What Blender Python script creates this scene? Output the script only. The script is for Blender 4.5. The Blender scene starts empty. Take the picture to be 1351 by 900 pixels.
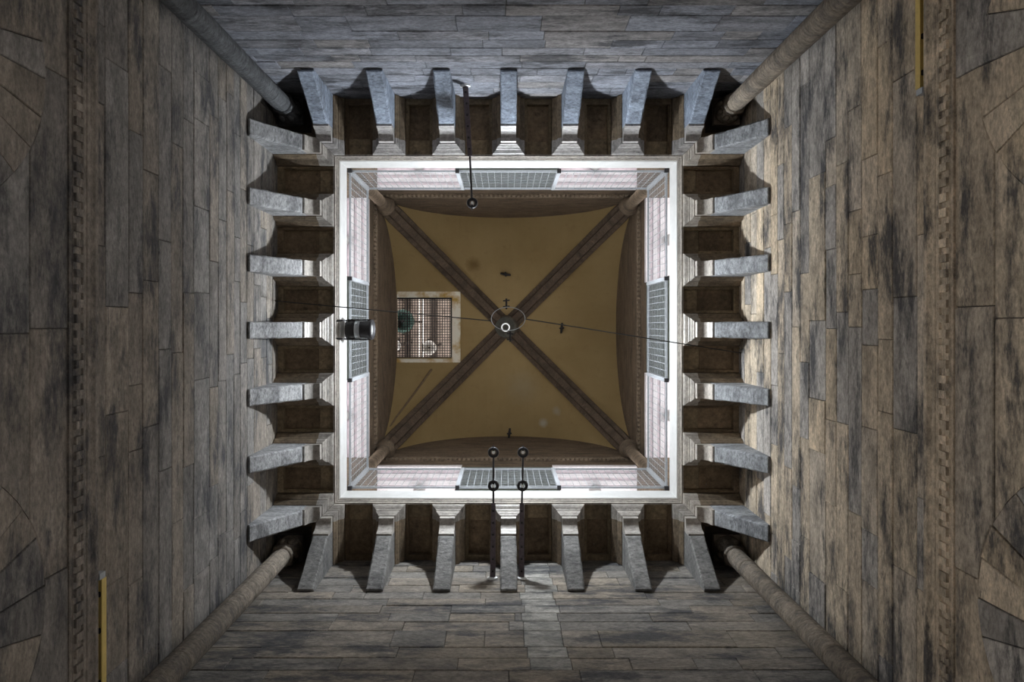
import bpy, bmesh, math, random
from mathutils import Vector, Matrix
PI = math.pi
random.seed(7)
scene = bpy.context.scene
COL = scene.collection

# ------------------------------------------------------------------ camera
# world: x = picture right, y = picture down, z = straight up the tower; metres
W = 4.0                       # half width of the tower shaft
FOC = 800.0                   # focal length in pixels of the 1351 px frame
VPX, VPY = 666.5, 428.5       # vanishing point of the vertical edges
CX, CY = -0.055, -0.085       # the photographer stands a little off the tower's axis
cam_d = bpy.data.cameras.new('camera')
cam = bpy.data.objects.new('camera', cam_d)
COL.objects.link(cam)
cam.location = (CX, CY, 0)
cam.rotation_euler = (PI, 0, 0)
cam_d.sensor_width = 36
cam_d.lens = FOC / 1351 * 36
cam_d.shift_x = (675.5 - VPX) / 1351
cam_d.shift_y = -(450 - VPY) / 1351
cam_d.clip_end = 200
scene.camera = cam

# ------------------------------------------------------------------ daylight and exposure
world = bpy.data.worlds.new('overcast_sky')
scene.world = world
world.use_nodes = True
bg = world.node_tree.nodes['Background']
bg.inputs['Color'].default_value = (1.0, 0.97, 0.93, 1)
bg.inputs['Strength'].default_value = 3.7
LAMP_GLOW = 7600.0           # radiance of the ring tube in the pendant uplighter
vs = scene.view_settings
vs.view_transform = 'Standard'
vs.look = 'None'
vs.gamma = 1
vs.use_curve_mapping = False
vs.exposure = 0.0


def at(px, py, z):
    """pixel of the photograph -> point at height z"""
    return Vector(((px - VPX) * z / FOC + CX, (py - VPY) * z / FOC + CY, z))


# ------------------------------------------------------------------ materials
def new_mat(name, rough=0.85, metal=0.0):
    m = bpy.data.materials.new(name)
    m.use_nodes = True
    nt = m.node_tree
    b = nt.nodes['Principled BSDF']
    b.inputs['Roughness'].default_value = rough
    b.inputs['Metallic'].default_value = metal
    return m, nt, b


def nd(nt, typ, **kw):
    n = nt.nodes.new(typ)
    for k, v in kw.items():
        setattr(n, k, v)
    return n


def mixc(nt, fac, a, b, blend='MIX'):
    n = nt.nodes.new('ShaderNodeMix')
    n.data_type = 'RGBA'
    n.blend_type = blend
    for sock, val in ((n.inputs['Factor'], fac), (n.inputs['A'], a), (n.inputs['B'], b)):
        if hasattr(val, 'is_output'):
            nt.links.new(val, sock)
        elif isinstance(val, (int, float)):
            sock.default_value = val
        else:
            sock.default_value = (*val, 1)
    return n.outputs['Result']


def ramp(nt, src, p0, p1, c0=0.0, c1=1.0):
    r = nt.nodes.new('ShaderNodeMapRange')
    r.inputs['From Min'].default_value = p0
    r.inputs['From Max'].default_value = p1
    r.inputs['To Min'].default_value = c0
    r.inputs['To Max'].default_value = c1
    nt.links.new(src, r.inputs['Value'])
    return r.outputs['Result']


def coords(nt, scale, jitter=True):
    g = nd(nt, 'ShaderNodeNewGeometry')
    out = g.outputs['Position']
    if jitter:
        oi = nd(nt, 'ShaderNodeObjectInfo')
        mul = nd(nt, 'ShaderNodeMath', operation='MULTIPLY')
        mul.inputs[1].default_value = 37.0
        nt.links.new(oi.outputs['Random'], mul.inputs[0])
        add = nd(nt, 'ShaderNodeVectorMath', operation='ADD')
        nt.links.new(out, add.inputs[0])
        nt.links.new(mul.outputs[0], add.inputs[1])
        out = add.outputs[0]
    v = nd(nt, 'ShaderNodeVectorMath', operation='MULTIPLY')
    nt.links.new(out, v.inputs[0])
    v.inputs[1].default_value = scale
    return v.outputs[0]


def noise(nt, vec, scale=1.0, detail=6, rough=0.6):
    n = nd(nt, 'ShaderNodeTexNoise')
    n.inputs['Scale'].default_value = scale
    n.inputs['Detail'].default_value = detail
    n.inputs['Roughness'].default_value = rough
    nt.links.new(vec, n.inputs['Vector'])
    return n.outputs['Fac']


def add_bump(nt, b, h, strength, dist=0.02):
    bp = nd(nt, 'ShaderNodeBump')
    bp.inputs['Strength'].default_value = strength
    bp.inputs['Distance'].default_value = dist
    nt.links.new(h, bp.inputs['Height'])
    nt.links.new(bp.outputs[0], b.inputs['Normal'])


def stone_mat(name, stain=0.9, dark=(0.045, 0.046, 0.052), lo=0.55, hi=1.35, bump=0.6, rough=0.85, jitter=True, grain=.5):
    m, nt, b = new_mat(name, rough)
    oi = nd(nt, 'ShaderNodeObjectInfo')
    base = oi.outputs['Color']
    n1 = noise(nt, coords(nt, (1.8, 1.8, 6.0), jitter), 1.0, 9, 0.72)
    c = mixc(nt, 1.0, base, ramp(nt, n1, 0.32, 0.68, lo, hi), 'MULTIPLY')
    n2 = noise(nt, coords(nt, (.8, .8, 3.2), False), 1.0, 10, 0.75)     # black crust in drifts across the courses
    c = mixc(nt, ramp(nt, n2, 0.49, 0.61, 0.0, stain), c, dark)
    n3 = noise(nt, coords(nt, (14, 14, 34), jitter), 1.0, 6, 0.75)
    c = mixc(nt, 1.0, c, ramp(nt, n3, 0.3, 0.7, 1 - grain, 1 + grain * .7), 'MULTIPLY')
    n4 = noise(nt, coords(nt, (5, 5, 20), jitter), 1.0, 6, 0.7)
    c = mixc(nt, ramp(nt, n4, 0.60, 0.70, 0.0, 0.7), c, dark)
    n5 = noise(nt, coords(nt, (9, 9, 26), False), 1.0, 5, 0.7)          # pale abrasions
    c = mixc(nt, ramp(nt, n5, 0.68, 0.76, 0.0, 0.5), c, (.42, .39, .35))
    nt.links.new(c, b.inputs['Base Color'])
    add_bump(nt, b, n3, bump)
    return m


def plain_mat(name, col, rough=0.6, metal=0.0, var=0.25, scale=12.0, bump=0.0):
    m, nt, b = new_mat(name, rough, metal)
    n = noise(nt, coords(nt, (scale,) * 3), 1.0, 5, 0.6)
    f = ramp(nt, n, 0.3, 0.7, 1 - var, 1 + var)
    c = mixc(nt, 1.0, col, f, 'MULTIPLY')
    nt.links.new(c, b.inputs['Base Color'])
    if bump:
        add_bump(nt, b, n, bump)
    return m


M = {}
M['stone'] = stone_mat('weathered_ashlar')
M['corbel'] = stone_mat('worn_corbel_stone', stain=0.5, lo=0.6, hi=1.25, bump=1.0, grain=.65)
M['polish'] = stone_mat('smooth_moulding_stone', stain=0.3, lo=0.7, hi=1.2, bump=0.15, rough=0.42)
M['soffit'] = stone_mat('brown_soffit_stone', stain=0.45, dark=(0.02, 0.014, 0.009), lo=0.6, hi=1.3, bump=0.35)
M['mortar'] = plain_mat('dark_mortar', (0.07, 0.065, 0.06), 0.95, 0, 0.3, 8)
M['marble'] = plain_mat('pale_marble', (0.60, 0.595, 0.59), 0.5, 0, 0.07, 6)
M['pink'] = plain_mat('pink_marble', (0.66, 0.56, 0.62), 0.6, 0, 0.2, 5)
M['lilac'] = plain_mat('lilac_white_marble', (0.80, 0.77, 0.82), 0.6, 0, 0.12, 9)
M['green'] = plain_mat('green_marble', (0.10, 0.115, 0.10), 0.6, 0, 0.3, 5)
M['iron'] = plain_mat('dark_iron', (0.022, 0.02, 0.022), 0.55, 0.3, 0.3, 30)
M['rustiron'] = plain_mat('purple_brown_iron', (0.10, 0.078, 0.09), 0.6, 0.2, 0.3, 20)
M['steel'] = plain_mat('galvanised_steel', (0.42, 0.44, 0.47), 0.45, 0.3, 0.12, 20)
M['paintsteel'] = plain_mat('pale_painted_steel', (0.3, 0.31, 0.33), 0.5, 0, 0.06, 20)
M['cable'] = plain_mat('dark_cable', (0.03, 0.028, 0.027), 0.6, 0.2, 0.2, 30)
M['white'] = plain_mat('white_porcelain', (0.85, 0.85, 0.85), 0.3, 0, 0.04, 20)
M['yellow'] = plain_mat('yellow_paint', (0.62, 0.46, 0.15), 0.5, 0, 0.12, 10)
M['bronze'] = plain_mat('green_bronze', (0.07, 0.13, 0.115), 0.5, 0.3, 0.35, 6)
M['palebell'] = plain_mat('pale_bell_metal', (0.75, 0.74, 0.74), 0.4, 0.1, 0.2, 6)
M['brick'] = plain_mat('belfry_brick', (0.38, 0.32, 0.285), 0.9, 0, 0.35, 3, 0.4)
M['wood'] = plain_mat('dark_timber', (0.06, 0.045, 0.038), 0.8, 0, 0.3, 9)
M['pipe'] = plain_mat('brown_pipe', (.17, .12, .07), .7)
M['dish'] = plain_mat('grey_green_metal', (.12, .115, .095), .6, .1, .25, 20)
M['glass'] = plain_mat('lamp_glass', (0.5, 0.5, 0.48), 0.15, 0, 0.05, 20)
M['floor'] = plain_mat('floor_paving', (0.32, 0.29, 0.25), 0.8, 0, 0.2, 2)


def plaster_mat():
    m, nt, b = new_mat('ochre_plaster', 0.9)
    p = coords(nt, (1, 1, 1), False)
    n1 = noise(nt, p, 0.7, 6, 0.6)
    c = mixc(nt, ramp(nt, n1, 0.3, 0.7), (0.29, 0.205, 0.09), (0.35, 0.255, 0.122))
    n2 = noise(nt, p, 3.0, 8, 0.7)
    c = mixc(nt, ramp(nt, n2, 0.55, 0.75, 0, 0.35), c, (0.20, 0.13, 0.055))

    def spot(px, py, z, r0, r1, col, amt, c):
        q = at(px, py, z)
        q.z = 18.2 + math.sqrt(16 - min(abs(q.x), abs(q.y)) ** 2)
        d = nd(nt, 'ShaderNodeVectorMath', operation='DISTANCE')
        nt.links.new(p, d.inputs[0])
        d.inputs[1].default_value = q
        wob = nd(nt, 'ShaderNodeMath', operation='MULTIPLY_ADD')
        nt.links.new(n2, wob.inputs[0])
        wob.inputs[1].default_value = r1 * 1.1
        nt.links.new(d.outputs['Value'], wob.inputs[2])
        f = ramp(nt, wob.outputs[0], r0 + r1 * .5, r1 * 1.5, amt, 0.0)
        return mixc(nt, f, c, col)
    c = spot(625, 350, 22.3, 0.1, 0.34, (0.13, 0.075, 0.02), 0.75, c)
    c = spot(716, 556, 22.3, 0.05, 0.22, (0.42, 0.38, 0.32), 0.9, c)
    c = spot(733, 540, 22.3, 0.05, 0.2, (0.36, 0.32, 0.26), 0.7, c)
    c = spot(690, 510, 22.3, 0.1, 0.8, (0.34, 0.28, 0.18), 0.6, c)
    nt.links.new(c, b.inputs['Base Color'])
    add_bump(nt, b, n2, 0.2)
    return m


M['plaster'] = plaster_mat()


def frame_mat():
    m, nt, b = new_mat('stained_limewash', 0.8)
    p = coords(nt, (1.6, 1.6, 1.6), False)
    n1 = noise(nt, p, 1.0, 6, 0.65)
    c = mixc(nt, ramp(nt, n1, 0.45, 0.62), (0.86, 0.82, 0.72), (0.52, 0.34, 0.10))
    nt.links.new(c, b.inputs['Base Color'])
    return m


M['limewash'] = frame_mat()


# ------------------------------------------------------------------ geometry helpers
class MB:
    def __init__(s):
        s.v, s.f = [], []

    def add(s, verts, faces):
        o = len(s.v)
        s.v += [tuple(v) for v in verts]
        s.f += [tuple(i + o for i in f) for f in faces]
        return s

    def hexa(s, b, t):
        """two quads (lists of 4 points), bottom and top"""
        return s.add(list(b) + list(t), [(0, 3, 2, 1), (4, 5, 6, 7), (0, 1, 5, 4), (1, 2, 6, 5), (2, 3, 7, 6), (3, 0, 4, 7)])

    def box(s, x0, x1, y0, y1, z0, z1, fn=None):
        b = [(x0, y0, z0), (x1, y0, z0), (x1, y1, z0), (x0, y1, z0)]
        t = [(x0, y0, z1), (x1, y0, z1), (x1, y1, z1), (x0, y1, z1)]
        if fn:
            b = [fn(*p) for p in b]
            t = [fn(*p) for p in t]
        return s.hexa(b, t)

    def prism(s, pts, a0, a1, fn):
        """pts: outline of 2D points, fn(p, a) -> xyz"""
        n = len(pts)
        v = [fn(p, a0) for p in pts] + [fn(p, a1) for p in pts]
        f = [tuple(range(n))[::-1], tuple(range(n, 2 * n))]
        f += [(i, (i + 1) % n, n + (i + 1) % n, n + i) for i in range(n)]
        return s.add(v, f)

    def tube(s, pts, r, n=8, closed=False, cap=True):
        pts = [Vector(p) for p in pts]
        k = len(pts)
        rr = r if isinstance(r, (list, tuple)) else [r] * k
        v, f = [], []
        up = None
        for i, p in enumerate(pts):
            if closed:
                d = pts[(i + 1) % k] - pts[i - 1]
            else:
                d = pts[min(i + 1, k - 1)] - pts[max(i - 1, 0)]
            d.normalize()
            if up is None:
                up = Vector((0, 0, 1)) if abs(d.z) < .9 else Vector((1, 0, 0))
            a = d.cross(up).normalized()
            up = a.cross(d).normalized()
            for j in range(n):
                th = 2 * PI * j / n
                v.append(p + (a * math.cos(th) + up * math.sin(th)) * rr[i])
        m = k if closed else k - 1
        for i in range(m):
            for j in range(n):
                i2 = (i + 1) % k
                f.append((i * n + j, i * n + (j + 1) % n, i2 * n + (j + 1) % n, i2 * n + j))
        if cap and not closed:
            f.append(tuple(range(n))[::-1])
            f.append(tuple((k - 1) * n + j for j in range(n)))
        return s.add(v, f)

    def lathe(s, prof, n=24, origin=(0, 0, 0), axis=(0, 0, 1)):
        """prof: list of (radius, height along axis)"""
        ax = Vector(axis).normalized()
        q = Vector((0, 0, 1)).rotation_difference(ax)
        o = Vector(origin)
        v, f = [], []
        for r, h in prof:
            for j in range(n):
                th = 2 * PI * j / n
                v.append(o + q @ Vector((r * math.cos(th), r * math.sin(th), h)))
        for i in range(len(prof) - 1):
            for j in range(n):
                f.append((i * n + j, i * n + (j + 1) % n, (i + 1) * n + (j + 1) % n, (i + 1) * n + j))
        f.append(tuple(range(n))[::-1])
        f.append(tuple((len(prof) - 1) * n + j for j in range(n)))
        return s.add(v, f)

    def mesh(s, name, mat, smooth=False, recalc=True):
        me = bpy.data.meshes.new(name)
        me.from_pydata(s.v, [], s.f)
        if recalc:
            bm = bmesh.new()
            bm.from_mesh(me)
            bmesh.ops.recalc_face_normals(bm, faces=bm.faces)
            bm.to_mesh(me)
            bm.free()
        if smooth:
            me.polygons.foreach_set('use_smooth', [True] * len(me.polygons))
        me.materials.append(mat)
        return me

    def build(s, name, mat, parent=None, color=None, smooth=False):
        return link(name, s.mesh(name, mat, smooth), parent, color)


def link(name, me, parent=None, color=None):
    o = bpy.data.objects.new(name, me)
    COL.objects.link(o)
    if parent is not None:
        o.parent = parent
        if parent.type == 'EMPTY' or parent.parent is not None:
            pass
    if color:
        o.color = (*color, 1)
    return o


def part(name, mb, mat, parent, color=None, smooth=False):
    """a part whose mesh is written in world coordinates under a thing that may stand anywhere"""
    o = mb.build(name, mat, parent, color, smooth)
    mw = Matrix.Identity(4)
    p = parent
    while p is not None:
        mw = p.matrix_basis @ mw if p.parent is None else p.matrix_parent_inverse @ p.matrix_basis @ mw
        p = p.parent
    o.matrix_parent_inverse = mw.inverted()
    return o


def empty(name, loc, rz=0.0):
    o = bpy.data.objects.new(name, None)
    o.empty_display_size = 0.2
    o.location = loc
    o.rotation_euler = (0, 0, rz)
    COL.objects.link(o)
    return o


def tag(o, label=None, cat=None, group=None, kind=None):
    if label:
        o['label'] = label
    if cat:
        o['category'] = cat
    if group:
        o['group'] = group
    if kind:
        o['kind'] = kind
    return o


# frames of the four walls: t runs along the wall, d into the room
SIDES = ('top', 'right', 'bottom', 'left')
ROT = {'top': 0.0, 'right': PI / 2, 'bottom': PI, 'left': -PI / 2}


def frame(side, w=W):
    if side == 'top':
        return lambda t, d, z: (t, -w + d, z)
    if side == 'bottom':
        return lambda t, d, z: (t, w - d, z)
    if side == 'left':
        return lambda t, d, z: (-w + d, t, z)
    return lambda t, d, z: (w - d, t, z)


# ------------------------------------------------------------------ heights (metres above the camera)
Z_FLOOR = -1.6
Z_CORN0, Z_CORN1 = 5.46, 5.79
Z_TIP = 9.26
Z_SOF = 10.5
Z_SLAB = 11.07
R_OPEN = 2.95
Z_SPR = 18.3
Z_VAULT = 22.3
COURSES = [5.79, 5.98, 6.35, 6.60, 6.90, 7.17, 7.43, 7.68, 8.09, 8.34, 8.58, 8.82, 9.03, 9.26, 9.51, 9.78, 10.03, 10.27, 10.52]
PAL = {   # stone colours of each wall; the top's blue is bluish daylight painted in
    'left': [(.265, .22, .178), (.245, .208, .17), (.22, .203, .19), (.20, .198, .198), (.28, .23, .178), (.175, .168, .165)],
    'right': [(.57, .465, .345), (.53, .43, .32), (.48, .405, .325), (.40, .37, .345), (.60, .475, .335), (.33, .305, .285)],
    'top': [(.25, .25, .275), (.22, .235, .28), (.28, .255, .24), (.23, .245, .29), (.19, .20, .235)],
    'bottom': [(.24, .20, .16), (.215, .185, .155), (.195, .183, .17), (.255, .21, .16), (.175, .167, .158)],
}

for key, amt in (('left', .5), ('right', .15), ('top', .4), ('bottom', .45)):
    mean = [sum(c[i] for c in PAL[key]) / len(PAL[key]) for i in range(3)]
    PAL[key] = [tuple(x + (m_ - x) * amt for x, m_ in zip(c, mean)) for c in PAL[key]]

# ------------------------------------------------------------------ floor
fl = MB().box(-W - 1, W + 1, -W - 1, W + 1, Z_FLOOR - .2, Z_FLOOR).build('floor', M['floor'])
tag(fl, kind='structure')

# ------------------------------------------------------------------ lower walls
ARCH_C = (-2.2, 2.2)          # the two windows of the side walls
Z_APEX = 5.20                 # top of the arch stones
VOUS = 0.52                   # depth of the arch stones


R_ARCH = 1.36
Z_SPRING_LOW = Z_APEX - R_ARCH


def ext_half(z, off=0.0):
    """half width of the round arch's outer edge at height z (off: inner edge)"""
    rad = R_ARCH - off
    if z <= Z_SPRING_LOW:
        return rad
    q = rad * rad - (z - Z_SPRING_LOW) ** 2
    return math.sqrt(q) if q > 0 else 0.0


def block(fn, pts, parent, color, proud, name='stone_block'):
    """a stone: outline pts in (t, z), its face dressed back a little along the edges"""
    n = len(pts)
    ct = sum(p[0] for p in pts) / n
    cz = sum(p[1] for p in pts) / n
    ch = 0.007

    def inset(p):
        dt, dz = ct - p[0], cz - p[1]
        return (p[0] + math.copysign(min(ch, abs(dt) * .3), dt), p[1] + math.copysign(min(ch, abs(dz) * .3), dz))
    v = [fn(p[0], -.05, p[1]) for p in pts] + [fn(p[0], proud - .008, p[1]) for p in pts] + [fn(*(lambda q: (q[0], proud, q[1]))(inset(p))) for p in pts]
    f = []
    for k in (0, n):
        f += [(k + i, k + (i + 1) % n, k + n + (i + 1) % n, k + n + i) for i in range(n)]
    f.append(tuple(range(2 * n, 3 * n)))
    f.append(tuple(range(n))[::-1])
    return MB().add(v, f).build(name, M['stone'], parent, color)


def shade(c, rng, a=.12):
    k = 1 + rng.uniform(-a, a)
    return tuple(min(1, x * k) for x in c)


def pick(pal, rng):
    return shade(rng.choice(pal), rng)


def wall_mesh(side):
    fn = frame(side)
    mb = MB()
    th = .7
    e = W + (th if side in ('left', 'right') else 0.02)
    b0, b1 = -th, -.02
    if side in ('top', 'bottom'):
        mb.box(-e, e, b0, b1, Z_FLOOR, Z_SOF + .3, fn)
        return mb
    hw = ext_half(0, VOUS)
    zsill = -0.8
    mb.box(-e, e, b0, b1, Z_APEX + .1, Z_SOF + .3, fn)
    mb.box(-e, e, b0, b1, Z_FLOOR, zsill, fn)
    edges = [-e] + [c + s * hw for c in ARCH_C for s in (-1, 1)] + [e]
    for i in range(0, len(edges), 2):
        mb.box(edges[i], edges[i + 1], b0, b1, zsill, Z_APEX + .1, fn)
    zin = Z_SPRING_LOW
    for c in ARCH_C:
        N = 14
        tt = [c - hw + 2 * hw * k / N for k in range(N + 1)]

        def under(t):
            q = (R_ARCH - VOUS) ** 2 - (t - c) ** 2
            return zin + (math.sqrt(q) if q > 0 else 0)
        for k in range(N):
            t0, t1 = tt[k], tt[k + 1]
            b = [fn(t0, b0, under(t0)), fn(t1, b0, under(t1)), fn(t1, b1, under(t1)), fn(t0, b1, under(t0))]
            t_ = [fn(t0, b0, Z_APEX + .1), fn(t1, b0, Z_APEX + .1), fn(t1, b1, Z_APEX + .1), fn(t0, b1, Z_APEX + .1)]
            mb.hexa(b, t_)
    return mb


WALL = {}
for si, side in enumerate(SIDES):
    rng = random.Random(100 + si)
    wl = wall_mesh(side).build('wall_' + side, M['mortar'])
    tag(wl, kind='structure')
    WALL[side] = wl
    fn = frame(side)
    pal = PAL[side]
    zlist = COURSES
    for ci in range(len(zlist) - 1):
        z0, z1 = zlist[ci] + .003, zlist[ci + 1] - .003
        if side in ('top', 'bottom') and z1 < 6.7:
            continue
        forced = []
        if side == 'bottom' and z0 > 7.0:
            j = .06 * rng.uniform(-1, 1)
            forced = [(.20 + j, .70 + j)]
        t = -W - rng.uniform(0, .8)
        while t < W:
            t2 = t + rng.choice([.55, .8, 1.0, 1.25, 1.5, 1.9]) * rng.uniform(.85, 1.15)
            t2 = t + (t2 - t) * (.85 if side == 'top' else 1.25 if side in ('left', 'right') else 1.0)
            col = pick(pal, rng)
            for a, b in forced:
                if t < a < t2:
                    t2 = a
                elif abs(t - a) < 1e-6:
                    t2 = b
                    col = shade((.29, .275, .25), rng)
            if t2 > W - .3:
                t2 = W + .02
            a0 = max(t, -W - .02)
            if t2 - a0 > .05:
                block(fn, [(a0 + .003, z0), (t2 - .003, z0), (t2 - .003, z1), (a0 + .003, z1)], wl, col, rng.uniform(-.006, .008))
            t = t2
    if side in ('left', 'right'):
        # big stones beneath the cornice, cut to the window arches
        for z0, z1, ln in ((4.42, 5.03, 1.5), (5.03, Z_CORN0 + .02, 1.9), (3.7, 4.42, 1.3)):
            zt = min(z1, Z_APEX)
            zz = [z0 + .004 + (zt - z0 - .008) * k / 5 for k in range(6)]
            sides_ = [[(-W, z0 + .004), (-W, z1 - .004)]]
            for c in ARCH_C:
                lf = [(c - ext_half(z) - .006, z) for z in zz]
                rt = [(c + ext_half(z) + .006, z) for z in zz]
                if z1 > Z_APEX:
                    lf.append((c - .1 - .004, z1 - .004))
                    rt.append((c - .1 + .004, z1 - .004))
                    lf[-2] = (c - .1 - .004, lf[-2][1] + .004)
                    rt[-2] = (c - .1 + .004, rt[-2][1] + .004)
                sides_ += [lf, rt]
            sides_.append([(W, z0 + .004), (W, z1 - .004)])
            for q in range(0, len(sides_), 2):
                L_, R_ = sides_[q], sides_[q + 1]
                a0, b0 = L_[-1][0], R_[-1][0]
                n = max(1, round((b0 - a0) / ln))
                js = [(k + rng.uniform(-.15, .15)) / n for k in range(1, n)]
                cuts_ = [a0 + (b0 - a0) * u for u in js]
                lo_, hi_ = max(p[0] for p in L_), min(p[0] for p in R_)
                cuts_ = [u for u in cuts_ if lo_ + .05 < u < hi_ - .05]
                ed = [L_] + [[(u, z0 + .004), (u, z1 - .004)] for u in cuts_] + [R_]
                for k in range(len(ed) - 1):
                    off = .004 if 0 < k else 0
                    poly = [(p[0] + off, p[1]) for p in ed[k + 1]][::1]
                    left_ = [(p[0] + (.004 if k else 0), p[1]) for p in ed[k]]
                    right_ = [(p[0] - (.004 if k < len(ed) - 2 else 0), p[1]) for p in ed[k + 1]]
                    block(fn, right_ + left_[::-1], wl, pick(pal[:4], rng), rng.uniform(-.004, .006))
        for c in ARCH_C:      # arch stones
            cuts_ = [0.0]
            while cuts_[-1] < PI:
                cuts_.append(cuts_[-1] + rng.uniform(.22, .36))
            cuts_[-1] = PI
            for k in range(len(cuts_) - 1):
                a0, a1 = cuts_[k] + .004, cuts_[k + 1] - .004
                if a1 - a0 < .03:
                    continue
                pts = [(R_ARCH - VOUS, a0)] + [(R_ARCH, a0 + (a1 - a0) * u / 3) for u in range(4)] + [(R_ARCH - VOUS, a1), (R_ARCH - VOUS, (a0 + a1) / 2)]
                pts = [(c + r_ * math.cos(a), Z_SPRING_LOW + r_ * math.sin(a)) for r_, a in pts]
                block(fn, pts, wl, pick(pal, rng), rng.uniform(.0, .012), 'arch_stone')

# ------------------------------------------------------------------ dentil cornice under the courses
for si, side in enumerate(SIDES):
    fn = frame(side)
    col = PAL[side][0]
    Z_ = Z_CORN0
    prof = [(-.02, Z_), (.02, Z_), (.022, Z_ + .03), (.03, Z_ + .035), (.03, Z_ + .135), (.05, Z_ + .14), (.052, Z_ + .175), (.06, Z_ + .18), (.063, Z_ + .215),
            (.075, Z_ + .235), (.088, Z_ + .25), (.088, Z_ + .29), (.075, Z_ + .295), (.05, Z_ + .315), (-.02, Z_CORN1)]
    c = MB().prism(prof, -W + .02, W - .02, lambda p, a: fn(a, p[0], p[1])).build('trim_%d' % (si + 1), M['stone'], None, col)
    tag(c, kind='structure')
    me = MB().box(*((-.018, .018, -.040, .040) if side in ('left', 'right') else (-.040, .040, -.018, .018)), -.046, .046).mesh('dentil', M['stone'])
    n = 57
    rng = random.Random(50 + si)
    for k in range(n):
        t = -W + .12 + (2 * W - .24) * k / (n - 1)
        if rng.random() < .05:
            continue
        o = link('dentil', me, c, shade(col, rng, .3))
        o.location = fn(t, .040, Z_CORN0 + .086)
        o.scale = (1, rng.uniform(.85, 1.0), 1) if side in ('left', 'right') else (rng.uniform(.85, 1.0), 1, 1)

# ------------------------------------------------------------------ corner shafts
SH = {(-1, -1): ('floodlight', 'single-rod', (.14, .145, .155)), (1, -1): ('cable-end', 'single-rod', (.33, .27, .21)),
      (-1, 1): ('floodlight', 'paired-rod', (.27, .225, .18)), (1, 1): ('cable-end', 'paired-rod', (.28, .23, .18))}
for (sx, sy), (a, b, col) in SH.items():
    rng = random.Random(sx * 3 + sy)
    cx_, cy_ = sx * (W - .25), sy * (W - .25)
    root = empty('corner_shaft', (cx_, cy_, Z_FLOOR))
    tag(root, 'tall slender stone corner shaft between the %s wall and the %s wall' % (a, b), 'shaft', 'shafts in the tower corners')
    z = Z_FLOOR
    base = MB().lathe([(.23, 0), (.23, .12), (.205, .14), (.215, .2), (.19, .26), (.16, .3)], 16, (cx_, cy_, Z_FLOOR))
    part('base', base, M['stone'], root, col, True)
    z += .3
    while z < 10.0:
        h = rng.choice([.6, .85, 1.1, 1.4])
        z2 = min(z + h, 10.02)
        if 10.02 - z2 < .3:
            z2 = 10.02
        r = .148 + rng.uniform(-.004, .004)
        n = 16
        mb = MB().lathe([(r - .008, z), (r, z + .012), (r, z2 - .012), (r - .008, z2)], n, (cx_, cy_, 0))
        part('drum', mb, M['corbel'], root, shade(rng.choice([col, col, tuple(x * .7 for x in col)]), rng, .2))
        z = z2
    cap = MB().lathe([(.15, 10.0), (.185, 10.01), (.19, 10.04), (.155, 10.06), (.16, 10.14), (.20, 10.24), (.232, 10.33), (.234, 10.38), (.21, 10.40)], 16, (cx_, cy_, 0))
    cp = part('capital', cap, M['corbel'], root, tuple(x * .8 for x in col), True)
    for k in range(8):      # leaf knobs of the capital
        th = 2 * PI * (k + .5) / 8
        q = (cx_ + .185 * math.cos(th), cy_ + .185 * math.sin(th), 10.25)
        part('leaf_knob', MB().lathe([(.02, -.09), (.05, -.05), (.055, 0), (.04, .06), (.02, .08)], 8, q), M['corbel'], cp, tuple(x * .8 for x in col), True)
    ab = MB().box(cx_ - .225, cx_ + .225, cy_ - .225, cy_ + .225, 10.40, 10.5)
    part('abacus', ab, M['stone'], root, tuple(x * .8 for x in col))

# ------------------------------------------------------------------ the gallery slab (ceiling) with its coffers
ceil = MB()
for side in SIDES:
    fn = frame(side)
    e = R_OPEN + .02 if side in ('top', 'bottom') else W + .7
    d0 = -.7
    ceil.box(-e, e, d0, W - R_OPEN - .02, 10.72, Z_SLAB, fn)
ceil = ceil.build('ceiling', M['mortar'])
tag(ceil, kind='structure')
SPOTS = [-3.11, -2.06, -1.03, 0.0, 1.03, 2.06, 3.11]
SOF = [(.20, .14, .085), (.16, .11, .066), (.24, .18, .11), (.18, .125, .075)]
for si, side in enumerate(SIDES):
    fn = frame(side)
    rng = random.Random(300 + si)
    for k in range(6):
        a = SPOTS[k] + .29
        b = SPOTS[k + 1] - .29
        fr = MB()
        fr.box(a - .004, a + .028, 0.0, 1.0, 10.5, 10.73, fn)
        fr.box(b - .028, b + .004, 0.0, 1.0, 10.5, 10.73, fn)
        fr.box(a + .028, b - .028, 0.0, .10, 10.5, 10.73, fn)
        fr.box(a + .028, a + .045, .10, 1.0, 10.53, 10.73, fn)
        fr.box(b - .045, b - .028, .10, 1.0, 10.53, 10.73, fn)
        fr.build('coffer_frame', M['soffit'], ceil, pick(SOF[2:3] + SOF[:1], rng))
        cut = .70 + rng.uniform(-.03, .03)
        MB().box(a + .035, b - .035, .09, cut - .004, 10.60, 10.73, fn).build('soffit_slab', M['soffit'], ceil, pick(SOF[:2], rng))
        MB().box(a + .035, b - .035, cut + .004, 1.0, 10.585, 10.73, fn).build('soffit_slab', M['soffit'], ceil, pick([SOF[2], (.28, .21, .13)], rng))
for sx in (-1, 1):
    for sy in (-1, 1):
        x = sorted((sx * 3.39, sx * W))
        y = sorted((sy * 3.39, sy * W))
        MB().box(x[0], x[1], y[0], y[1], 10.52, 10.73).build('corner_slab', M['soffit'], ceil, (.05, .04, .03))  # near-black colour paints in the shade of the recessed corners

# ------------------------------------------------------------------ corbels


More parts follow.
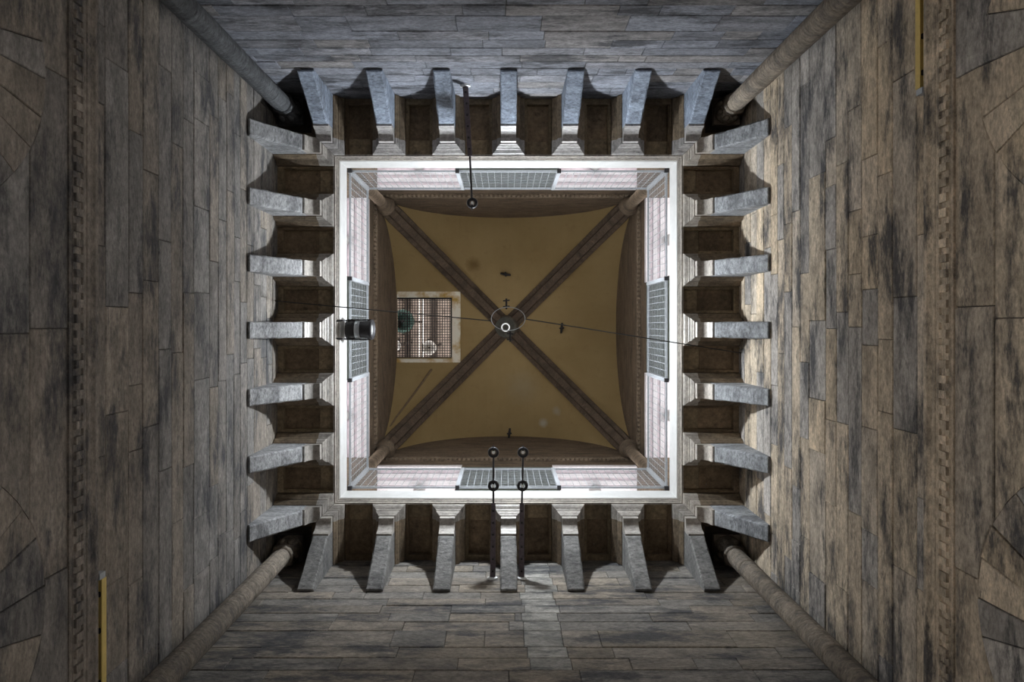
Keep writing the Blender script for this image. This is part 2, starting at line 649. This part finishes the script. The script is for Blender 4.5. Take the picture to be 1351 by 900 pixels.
def bracket_mesh(seed):
    rng = random.Random(seed)
    hw = .13
    z0 = Z_TIP
    line = [(0.022, 9.26), (0.055, 9.245)]
    N = 11
    for k in range(N + 1):
        u = k / N
        line.append((.075 + (.59 - .075) * u, 9.275 + (9.985 - 9.275) * u + .018 * math.sin(PI * u)))
    line.append((.59, 10.06))
    v, f = [], []
    for d, z in line:
        ch = .016 + rng.uniform(0, .010)
        jl, jr = rng.uniform(-.005, .004), rng.uniform(-.005, .004)
        v += [(-hw - jl, d - .012, z - z0 + ch), (-hw + ch + jl, d, z - z0), (hw - ch - jr, d, z - z0), (hw + jr, d - .012, z - z0 + ch)]
        v += [(-hw, d - .012, 10.28 - z0), (hw, d - .012, 10.28 - z0)]
    n = len(line)
    for i in range(n - 1):
        a, b = i * 6, (i + 1) * 6
        f += [(a, a + 1, b + 1, b), (a + 1, a + 2, b + 2, b + 1), (a + 2, a + 3, b + 3, b + 2), (a, b, b + 4, a + 4), (a + 3, a + 5, b + 5, b + 3), (a + 4, b + 4, b + 5, a + 5)]
    f += [(0, 4, 5, 3, 2, 1)]
    e = (n - 1) * 6
    f += [(e, e + 1, e + 2, e + 3, e + 5, e + 4)]
    return MB().add(v, f).mesh('bracket', M['corbel'])


def cavetto_mesh():
    z0 = Z_TIP
    prof = [(.585, 10.04), (.625, 10.035), (.635, 10.06)]
    for k in range(9):      # hollow
        th = PI / 2 * k / 8
        prof.append((.645 + .135 * (1 - math.cos(th)), 10.075 + .125 * math.sin(th)))
    prof += [(.79, 10.20), (.825, 10.205), (.835, 10.22), (.835, 10.28), (.585, 10.28)]
    hw = .127
    return MB().prism(prof, -hw, hw, lambda p, a: (a, p[0], p[1] - z0)).mesh('cavetto', M['polish'])


def step_mesh(hw0, hw1, d0, d1, za, zb, zc, name, back=.74, mat='polish'):
    """moulded slab: spreads from hw0/d0 at za to hw1/d1 at zb, then a plain edge up to zc"""
    z0 = Z_TIP
    mb = MB()
    prof = []
    prof.append((hw0 - .03, d0 - .03, za - .012))
    prof.append((hw0 - .03, d0 - .03, za))
    for k in range(5):
        u = k / 4
        s = (1 - math.cos(PI * u)) / 2
        prof.append((hw0 + (hw1 - hw0) * s, d0 + (d1 - d0) * s, za + (zb - za) * u))
    prof.append((hw1 + .008, d1 + .008, zb + .004))
    prof.append((hw1 + .008, d1 + .008, zc))
    v, f = [], []
    for h, d, z in prof:
        v += [(-h, back, z - z0), (-h, d, z - z0), (h, d, z - z0), (h, back, z - z0)]
    for i in range(len(prof) - 1):
        a, b = i * 4, i * 4 + 4
        for j in range(4):
            f.append((a + j, a + (j + 1) % 4, b + (j + 1) % 4, b + j))
    f.append((0, 1, 2, 3))
    e = (len(prof) - 1) * 4
    f.append((e, e + 1, e + 2, e + 3))
    return mb.add(v, f).mesh(name, M[mat])


BR = [bracket_mesh(s) for s in range(5)]
CAV = cavetto_mesh()
ST1 = step_mesh(.145, .19, .85, .89, 10.285, 10.335, 10.375, 'moulded_step')
ST2 = step_mesh(.205, .272, .905, .975, 10.39, 10.445, 10.50, 'moulded_step')
AR1 = step_mesh(.145, .19, .74, .7401, 10.285, 10.335, 10.375, 'architrave', .012, 'soffit')
AR2 = step_mesh(.205, .272, .74, .7401, 10.39, 10.445, 10.50, 'architrave', .012, 'soffit')
MITRED = {}


def mitre(me, k):
    """end corbels are cut along the corner's diagonal, where they meet their neighbour on the next wall"""
    if k not in (0, 6):
        return me
    if (me.name, k) not in MITRED:
        sg = 1 if k == 0 else -1
        bm = bmesh.new()
        bm.from_mesh(me)
        r = bmesh.ops.bisect_plane(bm, geom=bm.verts[:] + bm.edges[:] + bm.faces[:], dist=1e-6, plane_co=(0, W - 3.11 - .003, 0), plane_no=(-sg, 1, 0), clear_outer=True)
        ed_ = [e for e in r['geom_cut'] if isinstance(e, bmesh.types.BMEdge)]
        if ed_:
            bmesh.ops.holes_fill(bm, edges=ed_, sides=0)
        n_ = me.copy()
        bm.to_mesh(n_)
        bm.free()
        MITRED[me.name, k] = n_
    return MITRED[me.name, k]


CORB = {'top': (.31, .36, .45), 'left': (.42, .42, .43), 'right': (.40, .41, .43), 'bottom': (.22, .213, .205)}  # top row's blue puts cool daylight into the stone colour
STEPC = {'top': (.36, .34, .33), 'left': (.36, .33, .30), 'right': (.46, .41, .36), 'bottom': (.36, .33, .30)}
NAMEW = {'top': 'wall with the single rod', 'right': 'wall opposite the floodlight', 'bottom': 'wall with the paired rods', 'left': 'wall behind the floodlight'}
for si, side in enumerate(SIDES):
    fn = frame(side)
    rng = random.Random(500 + si)
    for k, t in enumerate(SPOTS):
        root = empty('corbel', fn(t, 0, Z_TIP - (.0025 if side in ('left', 'right') else 0)), ROT[side])
        near = {'h': ('floodlight wall', 'wall opposite the floodlight'), 'v': ('single-rod wall', 'paired-rods wall')}['h' if side in ('top', 'bottom') else 'v'][k > 3]
        on = {'top': 'single-rod wall', 'bottom': 'paired-rods wall', 'left': 'floodlight wall', 'right': 'wall opposite the floodlight'}[side]
        if k == 3:
            lab = {'top': 'bluish middle corbel of the row on the single-rod wall',
                   'bottom': 'grey stone corbel between the two ringed rods',
                   'left': 'chipped stone corbel right behind the drum floodlight',
                   'right': 'middle corbel of the row on the wall opposite the floodlight'}[side]
        else:
            what = {0: 'end corbel', 6: 'end corbel', 1: 'corbel next to the end', 5: 'corbel next to the end', 2: 'corbel next to the middle', 4: 'corbel next to the middle'}[k]
            lab = '%s of the %s, towards the %s' % (what, on, near)
        tag(root, lab, 'corbel', 'stone corbels under the gallery')
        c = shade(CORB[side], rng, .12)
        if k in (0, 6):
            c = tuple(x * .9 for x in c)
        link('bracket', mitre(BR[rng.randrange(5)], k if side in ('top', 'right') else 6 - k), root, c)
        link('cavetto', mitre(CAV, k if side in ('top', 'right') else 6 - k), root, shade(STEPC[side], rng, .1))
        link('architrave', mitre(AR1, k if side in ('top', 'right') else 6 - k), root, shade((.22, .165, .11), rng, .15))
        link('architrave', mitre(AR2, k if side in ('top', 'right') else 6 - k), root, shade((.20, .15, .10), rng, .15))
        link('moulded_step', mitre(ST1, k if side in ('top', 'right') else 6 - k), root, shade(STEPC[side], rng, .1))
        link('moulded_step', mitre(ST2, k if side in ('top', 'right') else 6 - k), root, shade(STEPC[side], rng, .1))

# ------------------------------------------------------------------ border of the opening
border = MB()
bw = {}
tr = empty('trim_5', (0, 0, Z_SOF))
tag(tr, kind='structure')
for side in SIDES:
    fn = frame(side)

    def ring_piece(prof):
        """profile of (radius, z), mitred at the corners"""
        n = len(prof)
        v = [fn(-r, W - r, z) for r, z in prof] + [fn(r, W - r, z) for r, z in prof]
        f = [tuple(range(n)), tuple(range(n, 2 * n))[::-1]] + [(i, (i + 1) % n, n + (i + 1) % n, n + i) for i in range(n)]
        return MB().add(v, f)
    part('moulding', ring_piece([(3.03, 10.49), (2.995, 10.49), (2.99, 10.53), (2.972, 10.535), (2.972, 10.565), (2.955, 10.57), (2.955, 10.60), (3.03, 10.60)]), M['polish'], tr, (.42, .38, .34))
    part('fascia', ring_piece([(3.03, 10.60), (2.945, 10.60), (2.935, 10.62), (2.935, 11.02), (2.95, 11.03), (2.95, Z_SLAB + .01), (3.03, Z_SLAB + .01)]), M['marble'], tr)

# ------------------------------------------------------------------ wire mesh guards round the opening
G0, G1, RG = Z_SLAB + .02, 12.55, 2.90
for si, side in enumerate(SIDES):
    fn = frame(side)
    inw = W - RG
    root = empty('mesh_guard', fn(0, inw, Z_SLAB))
    tag(root, 'galvanised wire mesh guard along the opening above the ' + NAMEW[side], 'guard rail', 'mesh guards round the opening')
    cuts = [-RG, -.93, .93, RG]
    for k, t in enumerate(cuts):
        if k in (0, 3) and side in ('top', 'bottom'):
            continue
        ps = part('post', MB().box(t - .036, t + .036, inw - .03, inw + .03, G0, G1, fn), M['paintsteel'], root)
        part('foot', MB().box(t - .035, t + .035, inw - .03, inw + .045, G0 - .04, G0 + .01, fn), M['iron'], ps)
    e = RG - (.04 if side in ('top', 'bottom') else 0)
    part('rail', MB().box(-e, e, inw - .018, inw + .018, G1 - .035, G1, fn), M['steel'], root)
    part('rail', MB().box(-e, e, inw - .018, inw + .018, G0 + .02, G0 + .05, fn), M['steel'], root)
    for k in range(3):
        mb = MB()
        a, b = cuts[k] + .04, cuts[k + 1] - .04
        n = round((b - a) / .125)
        w = .0042
        for j in range(1, n):
            t = a + (b - a) * j / n
            mb.box(t - w, t + w, inw - w, inw + w, G0 + .04, G1 - .02, fn)
        for j in range(1, 12):
            z = G0 + .04 + (G1 - G0 - .06) * j / 12
            mb.box(a, b, inw + w, inw + 2.6 * w, z - w, z + w, fn)
        o = part('wire_mesh', mb, M['steel'], root)
        o['kind'] = 'stuff'

# ------------------------------------------------------------------ upper room
TH = 1.4
Z_HEAD = 17.45
WIN = [(-3.75, -1.3), (1.3, 3.75)]
UPC = (.165, .12, .082)
wn = 0
for si, side in enumerate(SIDES):
    fn = frame(side)
    rng = random.Random(800 + si)
    e = W + (TH if side in ('left', 'right') else 0)
    mb = MB()
    zs = 12.6
    mb.box(-e, e, -TH, 0, Z_SLAB - .3, zs, fn)
    mb.box(-e, e, -TH, 0, Z_HEAD + .2, Z_SPR, fn)
    for a, b in ((-e, WIN[0][0]), (WIN[0][1], WIN[1][0]), (WIN[1][1], e)):
        mb.box(a, b, -TH, 0, zs, Z_HEAD + .2, fn)
    N = 24
    arc = [(W * math.cos(PI * k / N), Z_SPR + W * math.sin(PI * k / N)) for k in range(N + 1)]
    mb.prism(arc, -.5, 0, lambda p, a: fn(p[0], a, p[1]))
    wl = mb.build('wall_upper_' + side, M['soffit'], None, UPC)
    tag(wl, kind='structure')
    mb = MB().box(-1.28, 1.28, -.02, .02, zs + .4, Z_HEAD - .1, fn)
    part('pier_panel', mb, M['green'], wl)
    for a, b in WIN:
        wn += 1
        root = empty('window_%d' % wn, fn((a + b) / 2, 0, zs))
        tag(root, kind='structure')
        d = 0.0
        q = 0
        while d > -TH + .02:
            wd = .085 if q % 2 else .12
            part('head_slab', MB().box(a + .01, b - .01, max(d - wd, -TH) + .004, d, Z_HEAD + (.03 if q % 2 else 0), Z_HEAD + .2, fn), M['pink'] if q % 2 else M['lilac'], root)
            d -= wd
            q += 1
        part('sill', MB().box(a, b, -TH, .06, zs - .05, zs + .06, fn), M['marble'], root)
        tc = (a + b) / 2
        p = fn(tc, -.7, 0)
        part('colonnette', MB().lathe([(.14, zs + .06), (.14, zs + .2), (.10, zs + .3), (.10, Z_HEAD - .4), (.17, Z_HEAD - .1), (.17, Z_HEAD)], 16, (p[0], p[1], 0)), M['marble'], root, None, True)
    # string course at the springing
    prof = [(-.02, 18.12), (.03, 18.12), (.05, 18.2), (.09, 18.24), (.10, 18.32), (.07, 18.36), (-.02, 18.38)]
    st = MB().prism(prof, -W, W, lambda p, a: fn(a, p[0], p[1]))
    st = part('string_course', st, M['soffit'], wl, (.18, .135, .095))
    dn = MB()
    for k in range(58):
        t = -W + .15 + (2 * W - .3) * k / 57
        dn.box(t - .035, t + .035, .03, .085, 18.1, 18.21, fn)
    dn = part('dentil_row', dn, M['soffit'], wl, (.27, .21, .15))
    dn['kind'] = 'stuff'

# vault: two crossing barrels, plastered, with the hatch left open
HX0, HX1, HY0, HY1 = -4.0, -1.68, -1.40, 1.48
FW = .33
hx = (HX0, HX1 - FW)
hy = (HY0 + FW, HY1 - FW)
lines_x = sorted(set([-W, W] + [round(-W + .25 * k, 4) for k in range(33)] + [hx[1]]))
lines_y = sorted(set([-W, W] + [round(-W + .25 * k, 4) for k in range(33)] + [hy[0], hy[1]]))


def vz(x, y):
    q = min(abs(x), abs(y), W)
    return Z_SPR + math.sqrt(max(0, W * W - q * q))


vm = MB()
idx = {}
for i, x in enumerate(lines_x):
    for j, y in enumerate(lines_y):
        idx[i, j] = len(vm.v)
        vm.v.append((x, y, vz(x, y)))
for i in range(len(lines_x) - 1):
    for j in range(len(lines_y) - 1):
        xm = (lines_x[i] + lines_x[i + 1]) / 2
        ym = (lines_y[j] + lines_y[j + 1]) / 2
        if hx[0] < xm < hx[1] and hy[0] < ym < hy[1]:
            continue
        a, b, c, d = idx[i, j], idx[i + 1, j], idx[i + 1, j + 1], idx[i, j + 1]
        if (xm > 0) == (ym > 0):
            vm.f += [(a, b, c), (a, c, d)]
        else:
            vm.f += [(a, b, d), (b, c, d)]
vault = vm.build('ceiling_vault', M['plaster'])
tag(vault, kind='structure')
so = vault.modifiers.new('shell', 'SOLIDIFY')
so.thickness = .2
so.offset = 0
RIBC = (.115, .082, .058)
for sx in (-1, 1):
    for sy in (-1, 1):
        mb = MB()
        N = 24
        rows = []
        ux, uy = -sy * .7071, sx * .7071
        for k in range(N + 1):
            s = W - .02 - (W - .02 - .12) * k / N
            zc = vz(s, s)
            row = []
            for off, dz in ((-.30, .12), (-.28, -.14), (-.15, -.17), (-.11, -.30), (.11, -.30), (.15, -.17), (.28, -.14), (.30, .12)):
                x, y = sx * s + ux * off, sy * s + uy * off
                x = max(-W + .01, min(W - .01, x))
                y = max(-W + .01, min(W - .01, y))
                # lower edge pulled inward along the curve's normal
                nx = -s / W
                nz = math.sqrt(max(0, 1 - (s / W) ** 2))
                row.append((x + sx * nx * -dz * .7, y + sy * nx * -dz * .7, zc + dz * max(nz, .25)))
            rows.append(row)
        n = 8
        v = [p for r in rows for p in r]
        f = []
        for k in range(N):
            for j in range(n):
                f.append((k * n + j, k * n + (j + 1) % n, (k + 1) * n + (j + 1) % n, (k + 1) * n + j))
        f += [tuple(range(n)), tuple(range(N * n, N * n + n))]
        mb.add(v, f)
        part('rib', mb, M['soffit'], vault, RIBC)
        cx_, cy_ = sx * (W - .3), sy * (W - .3)
        up = MB().lathe([(.16, Z_SLAB), (.16, 17.9), (.2, 17.95), (.18, 18.0), (.30, 18.3), (.32, 18.4), (.25, 18.42)], 14, (cx_, cy_, 0))
        part('vault_shaft', up, M['soffit'], vault, (.16, .12, .085), True)
boss = MB().lathe([(.42, 22.35), (.43, 22.05), (.38, 21.95), (.2, 21.93), (.19, 22.0), (.15, 22.03)], 28, (0.0, 0.0, 0))
bo = part('boss', boss, M['soffit'], vault, (.12, .10, .075), True)

# hatch in the vault
root = empty('hatch', (-2.8, 0, 22.1))
tag(root, 'square hatch in the ochre vault with stained pale frame and iron grate', 'hatch')
zf0, zf1 = 21.98, 22.32
part('frame_board', MB().box(HX0 + .02, HX1, HY0, HY0 + FW, zf0, zf1), M['limewash'], root)
part('frame_board', MB().box(HX0 + .02, HX1, HY1 - FW, HY1, zf0, zf1), M['limewash'], root)
part('frame_board', MB().box(HX1 - FW + .03, HX1, HY0 + FW, HY1 - FW, zf0, zf1), M['limewash'], root)
gz = 22.06
bars = MB()
gx0, gx1, gy0, gy1 = HX0 + .02, HX1 - FW + .03, HY0 + FW, HY1 - FW
nx, ny = 22, 23
for k in range(1, nx):
    x = gx0 + (gx1 - gx0) * k / nx
    w = .022 if k in (4, 10) else .012
    bars.box(x - w, x + w, gy0, gy1, gz, gz + .03)
for k in range(1, ny):
    y = gy0 + (gy1 - gy0) * k / ny
    w = .012
    bars.box(gx0, gx1, y - w, y + w, gz + .03, gz + .055)
gf = MB()
gf.box(gx0, gx1, gy0, gy0 + .06, gz - .02, gz + .06).box(gx0, gx1, gy1 - .06, gy1, gz - .02, gz + .06).box(gx1 - .06, gx1, gy0 + .06, gy1 - .06, gz - .02, gz + .06)
gfo = part('grate_frame', gf, M['iron'], root)
gr = part('grate_bars', bars, M['iron'], gfo)
gr['kind'] = 'stuff'
part('hinge', MB().lathe([(.13, -.05), (.16, 0), (.13, .05)], 14, (-3.86, -.1, 21.9), (1, 0, .2)), M['iron'], root)

# pipe running down the web from the hatch to the wall
pts = [(at(570 - 52 * k / 8, 487 + 76 * k / 8, 22.0)) for k in range(9)]
pts = [Vector((max(p.x, -3.93 + .002 * i_), p.y, min(vz(p.x, p.y) - .14, 22.16))) for i_, p in enumerate(pts) if p.x > -3.98]
pp = MB().tube(pts, .04, 8).build('drain_pipe', M['pipe'])
tag(pp, 'thin brown pipe on the vault from the hatch to the wall', 'pipe')

# belfry above the vault
RB = 5.6
bel = MB()
for side in SIDES:
    fn = frame(side, RB)
    bel.box(-RB, RB, -.4, 0, 22.4, 23.6, fn)
    bel.box(-RB, RB, -.4, 0, 27.6, 29.4, fn)
    for a, b in ((-RB, -4.4), (-1.0, 1.0), (4.4, RB)):
        bel.box(a, b, -.4, 0, 23.6, 27.6, fn)
bel = bel.build('wall_belfry', M['brick'])
tag(bel, kind='structure')
rf = empty('ceiling_belfry', (0, 0, 29.4))
tag(rf, kind='structure')
edges = [-RB - .4, -5.0, -4.55, -4.26, None, -4.19, -4.09, None, -4.03, -3.6, -3.1, -2.6, -2.1, -1.5, -.8, 0, RB + .4]
rng = random.Random(12)
for a, b in zip(edges, edges[1:]):      # boards of the belfry roof, two gaps let the sky in
    if a is None or b is None:
        continue
    g = MB().box(a + .008, b - .008, -RB - .4, RB + .4, 29.4 + rng.uniform(0, .04), 29.7)
    part('board', g, M['brick'], rf)
for x in (-4.75, -3.5, -2.3, -1.0):
    part('beam', MB().box(x - .13, x + .13, -RB, RB, 29.05, 29.4), M['wood'], rf)


def bell(name, c, r, mat, label, hang):
    root = empty(name, c)
    tag(root, label, 'bell', 'bells in the belfry')
    x, y, z = c
    prof = [(r * .80, z + .06 * r), (r * .98, z), (r, z + .05 * r), (r * .86, z + .35 * r), (r * .66, z + .8 * r), (r * .58, z + 1.25 * r), (r * .5, z + 1.45 * r), (r * .2, z + 1.55 * r)]
    v = MB().lathe([(r * .3, z + 1.3 * r), (r * .5, z + 1.1 * r), (r * .6, z + .7 * r)] + prof, 28, (x, y, 0))
    part('bell_body', v, mat, root, None, True)
    part('clapper', MB().lathe([(r * .05, z + 1.3 * r), (r * .05, z + .25 * r), (r * .14, z + .1 * r), (r * .12, z - .05 * r)], 12, (x, y, 0)), M['iron'], root, None, True)
    part('headstock', MB().box(x - .12, x + .12, y - r * 1.2, y + r * 1.2, z + 1.5 * r, z + 1.5 * r + .25).box(x - .05, x + .05, y - .05, y + .05, z + 1.5 * r, hang), M['wood'], root)


bell('bell', tuple(at(531, 424, 23.6)), .46, M['bronze'], 'green bronze bell seen through the hatch grate', 29.0)
bell('bell', tuple(at(566, 459, 24.6)), .30, M['palebell'], 'small pale bell above the hatch grate', 29.0)
bell('bell', tuple(at(521, 456, 24.6)), .24, M['palebell'], 'smallest pale bell half hidden beside the green bell', 29.0)

# ------------------------------------------------------------------ floodlight at the rim of the opening
zc = 10.75
c = at(474, 435, zc)
root = empty('floodlight', (-R_OPEN, c.y, zc))
tag(root, 'dark drum floodlight held on two arms at the opening rim', 'floodlight')
x0, x1 = at(457, 435, zc).x, at(492, 435, zc).x
L = x1 - x0
r = .165
hs = part('housing', MB().lathe([(.12, 0), (r, .01), (r, .14), (r * .93, .16), (r * .88, .24), (r * .88, .30), (r * .93, .36), (r * 1.05, .42), (r * 1.1, L), (r * .95, L + .01), (r * .85, L - .04)], 28, (x0, c.y, zc), (1, 0, 0)), M['iron'], root, None, True)
part('metal_band', MB().lathe([(r * .9, .165), (r * .95, .17), (r * .95, .25), (r * .9, .255)], 28, (x0, c.y, zc), (1, 0, 0)), M['steel'], hs, None, True)
part('lens', MB().lathe([(r * .88, L - .035), (r * .5, L - .02), (.01, L - .015)], 24, (x0, c.y, zc), (1, 0, 0)), M['glass'], hs, None, True)
for s in (-1, 1):
    part('arm', MB().tube([(-R_OPEN - .06, c.y + s * .15, zc - .22), (x0 - .02, c.y + s * .16, zc - .2), (x0 + .06, c.y + s * .17, zc - .02)], .014, 8), M['iron'], root)
    part('arm_bar', MB().box(x0 + .03, x1 - .03, c.y + s * .172 - .012, c.y + s * .172 + .012, zc - .05, zc + .0), M['iron'], root)

# ------------------------------------------------------------------ ringed rods standing out from the walls


def rod(foot, mid, end, rings, label, group):
    root = empty('ringed_rod', foot)
    tag(root, label, 'rod', group)
    foot, mid, end = Vector(foot), Vector(mid), Vector(end)
    d = (mid - foot).normalized()
    side = d.cross(Vector((0, 0, 1))).normalized()
    up = side.cross(d)
    mb = MB()
    w0, w1, h = .045, .035, .03
    b = [foot - side * w0 - up * h, foot + side * w0 - up * h, foot + side * w0 + up * h, foot - side * w0 + up * h]
    t = [mid - side * w1 - up * h, mid + side * w1 - up * h, mid + side * w1 + up * h, mid - side * w1 + up * h]
    bar = part('bar', mb.hexa(b, t), M['rustiron'], root)
    for k in range(6):
        q = foot.lerp(mid, .1 + .16 * k) - up * h
        part('bolt', MB().lathe([(.018, .012), (.018, -.012), (.008, -.018)], 8, q), M['iron'], bar)
    part('wall_plate', MB().lathe([(.085, 0), (.085, .025), (.05, .035)], 12, foot - d * .01, d), M['white'], root)
    part('thin_rod', MB().tube([mid - d * .03, end], .017, 8), M['iron'], root)
    for q in rings:
        q = Vector(q)
        n = 24
        rg = part('ring', MB().tube([q + Vector((.068 * math.cos(2 * PI * k / n), .068 * math.sin(2 * PI * k / n), 0)) for k in range(n)], .026, 8, True), M['iron'], root, None, True)
        part('insulator', MB().lathe([(.012, -.03), (.024, -.025), (.028, 0), (.024, .03), (.012, .035)], 14, q), M['white'], rg, None, True)
        part('pin', MB().tube([q + Vector((0, 0, -.01)), q + Vector((0, math.copysign(.115, -end.y), 0))], .012, 6), M['iron'], rg)
    return root


f = at(614, 112, 9.9)
rod((f.x, -W + .01, 9.9), at(620, 206, 10.02), at(622.5, 262, 10.15), [at(623, 268, 10.15)], 'dark iron rod with one ring standing out from the wall', 'ringed rods')
for x0_, x1_, x2_ in ((650, 651, 651), (688, 688.5, 690)):
    f = at(x0_, 764, 9.74)
    rod((f.x, W - .01, 9.74), at(x1_, 664, 9.95), at(x2_, 602, 10.1), [at((x1_ + x2_) / 2, 641, 10.0), at(x2_, 597, 10.1)],
        'dark iron rod with two rings, the one nearer the ' + ('floodlight wall' if x0_ < 660 else 'wall opposite the floodlight'), 'ringed rods')

# ------------------------------------------------------------------ cable across the tower, its loop and the lamp
ca = at(363, 397, 10.38)
cb = at(979, 466, 10.4)
ca.x, cb.x = -W + .0, W - .0
la, lb = at(648, 423.5, 10.22), at(693, 421, 10.22)
root = empty('span_cable', la)
tag(root, 'thin dark cable spanning the tower with a wire loop midway', 'cable')
part('wire', MB().tube([ca, ca.lerp(la, .5) + Vector((0, 0, -.03)), la], .009, 6), M['cable'], root)
part('wire', MB().tube([lb, lb.lerp(cb, .5) + Vector((0, 0, -.03)), cb], .009, 6), M['cable'], root)
lc = at(670.5, 421, 10.22)
pts = []
for k in range(40):
    th = 2 * PI * k / 40
    pts.append(lc + Vector((.285 * math.cos(th), .195 * math.sin(th), .2 * math.sin(th))))
part('loop', MB().tube(pts, .0065, 6, True), M['steel'], root)
for (px, py, s) in ((668, 401, 1), (673, 444, -1)):
    q = at(px, py, 10.2)
    mb = MB().tube([q + Vector((0, -.09, 0)), q + Vector((0, .09, 0))], .016, 8)
    for dy in (-.05, .05):
        mb.tube([q + Vector((-.055, dy, 0)), q + Vector((.055, dy - .01 * s, 0))], .012, 6)
    part('clamp', mb, M['iron'], root)

ZL = 10.72
q = at(667, 432, ZL)
root = empty('pendant_lamp', q)
tag(root, 'round uplighter lamp with a white ring underneath, hung from the vault boss', 'lamp')
dish = part('dish', MB().lathe([(.03, -.035), (.10, -.03), (.172, -.005), (.18, .0), (.172, .004), (.03, .0)], 32, q), M['dish'], root, None, True)  # dish sized to cut the lamp's downward light off the lower walls
n = 28
added_glow, nt, b = new_mat('white_ring_added_glow', .4)
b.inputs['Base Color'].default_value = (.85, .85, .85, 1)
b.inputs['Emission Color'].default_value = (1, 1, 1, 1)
b.inputs['Emission Strength'].default_value = .6  # faint glow added so the enamel ring looks bright
part('white_ring', MB().tube([q + Vector((.066 * math.cos(2 * PI * k / n), .066 * math.sin(2 * PI * k / n), -.036)) for k in range(n)], .011, 8, True), added_glow, dish, None, True)
glow, nt, b = new_mat('glowing_tube', .4)
b.inputs['Base Color'].default_value = (1, 1, 1, 1)
b.inputs['Emission Color'].default_value = (.88, .95, 1.0, 1)
b.inputs['Emission Strength'].default_value = LAMP_GLOW
part('ring_tube', MB().tube([q + Vector((.088 * math.cos(2 * PI * k / n), .088 * math.sin(2 * PI * k / n), .075)) for k in range(n)], .018, 8, True), glow, root, None, True)
part('cap', MB().lathe([(.03, .165), (.10, .155), (.125, .15), (.125, .158), (.10, .175), (.03, .19)], 28, q), M['iron'], root, None, True)  # unseen cap added to block the lamp's upward light and dim the vault
for k in range(3):
    th = 2 * PI * k / 3
    part('hanger', MB().tube([q + Vector((.14 * math.cos(th), .14 * math.sin(th), .0)), q + Vector((0, 0, .7))], .004, 6), M['cable'], root)
    part('tube_clip', MB().tube([q + Vector((.088 * math.cos(th), .088 * math.sin(th), .0)), q + Vector((.088 * math.cos(th), .088 * math.sin(th), .06))], .008, 6), M['iron'], root)
part('cord', MB().tube([q + Vector((0, 0, .69)), Vector((q.x, q.y, 22.0))], .006, 6), M['cable'], root)

# ------------------------------------------------------------------ iron ties on the vault
for px, py, horiz, lab in ((667, 362, True, 'black iron tie bar on the vault near the brown stain'), (741, 433, False, 'black iron tie bar on the vault under the span cable'),
                           (672, 572, False, 'black iron tie bar at the lunette above the paired rods')):
    z = 22.1 if py < 500 else 21.9
    q = at(px, py, z)
    if py > 500:
        q.y = min(q.y, W - .12)
    root = empty('iron_tie', q)
    tag(root, lab, 'iron tie', 'iron ties on the vault')
    dx, dy = (.19, .03) if horiz else (-.02, .19)
    part('bar', MB().tube([q + Vector((-dx, -dy, 0)), q, q + Vector((dx, dy, 0))], [.035, .05, .035], 8), M['iron'], root)
    part('stem', MB().tube([q, (q.x, q.y, 22.28)], .04, 8), M['iron'], root)
    part('cross_pin', MB().tube([q + Vector((-dy * .45, -dx * .45, -.02)), q + Vector((dy * .45, dx * .45, -.02))], .03, 8), M['iron'], root)

# ------------------------------------------------------------------ yellow battens on the cornice
for side, (ya, yb), lab in (('left', (2.36, W - .5), 'yellow painted batten on the cornice of the floodlight wall'),
                            ('right', (-W + .5, -2.36), 'yellow painted batten on the cornice opposite the floodlight')):
    fn = frame(side)
    root = empty('yellow_batten', fn((ya + yb) / 2, .06, Z_CORN1))
    tag(root, lab, 'batten', 'yellow battens on the cornice')
    z0 = Z_CORN1 + .045
    chn = part('channel', MB().box(ya, yb, .012, .075, z0, z0 + .05, fn), M['yellow'], root)
    part('channel_lip', MB().box(ya, yb, .065, .075, z0 - .015, z0, fn), M['yellow'], root)
    inner = ya if side == 'left' else yb
    s = 1 if side == 'left' else -1
    part('end_clip', MB().box(*sorted((inner - s * .06, inner)), .015, .07, z0 - .04, z0 + .045, fn), M['steel'], root)
    for dd in (.15, .5, 1.0):
        p = fn(inner + s * dd, .038, z0)
        part('screw', MB().lathe([(.028, .01), (.028, -.012), (.012, -.016)], 10, p), M['iron'], chn)
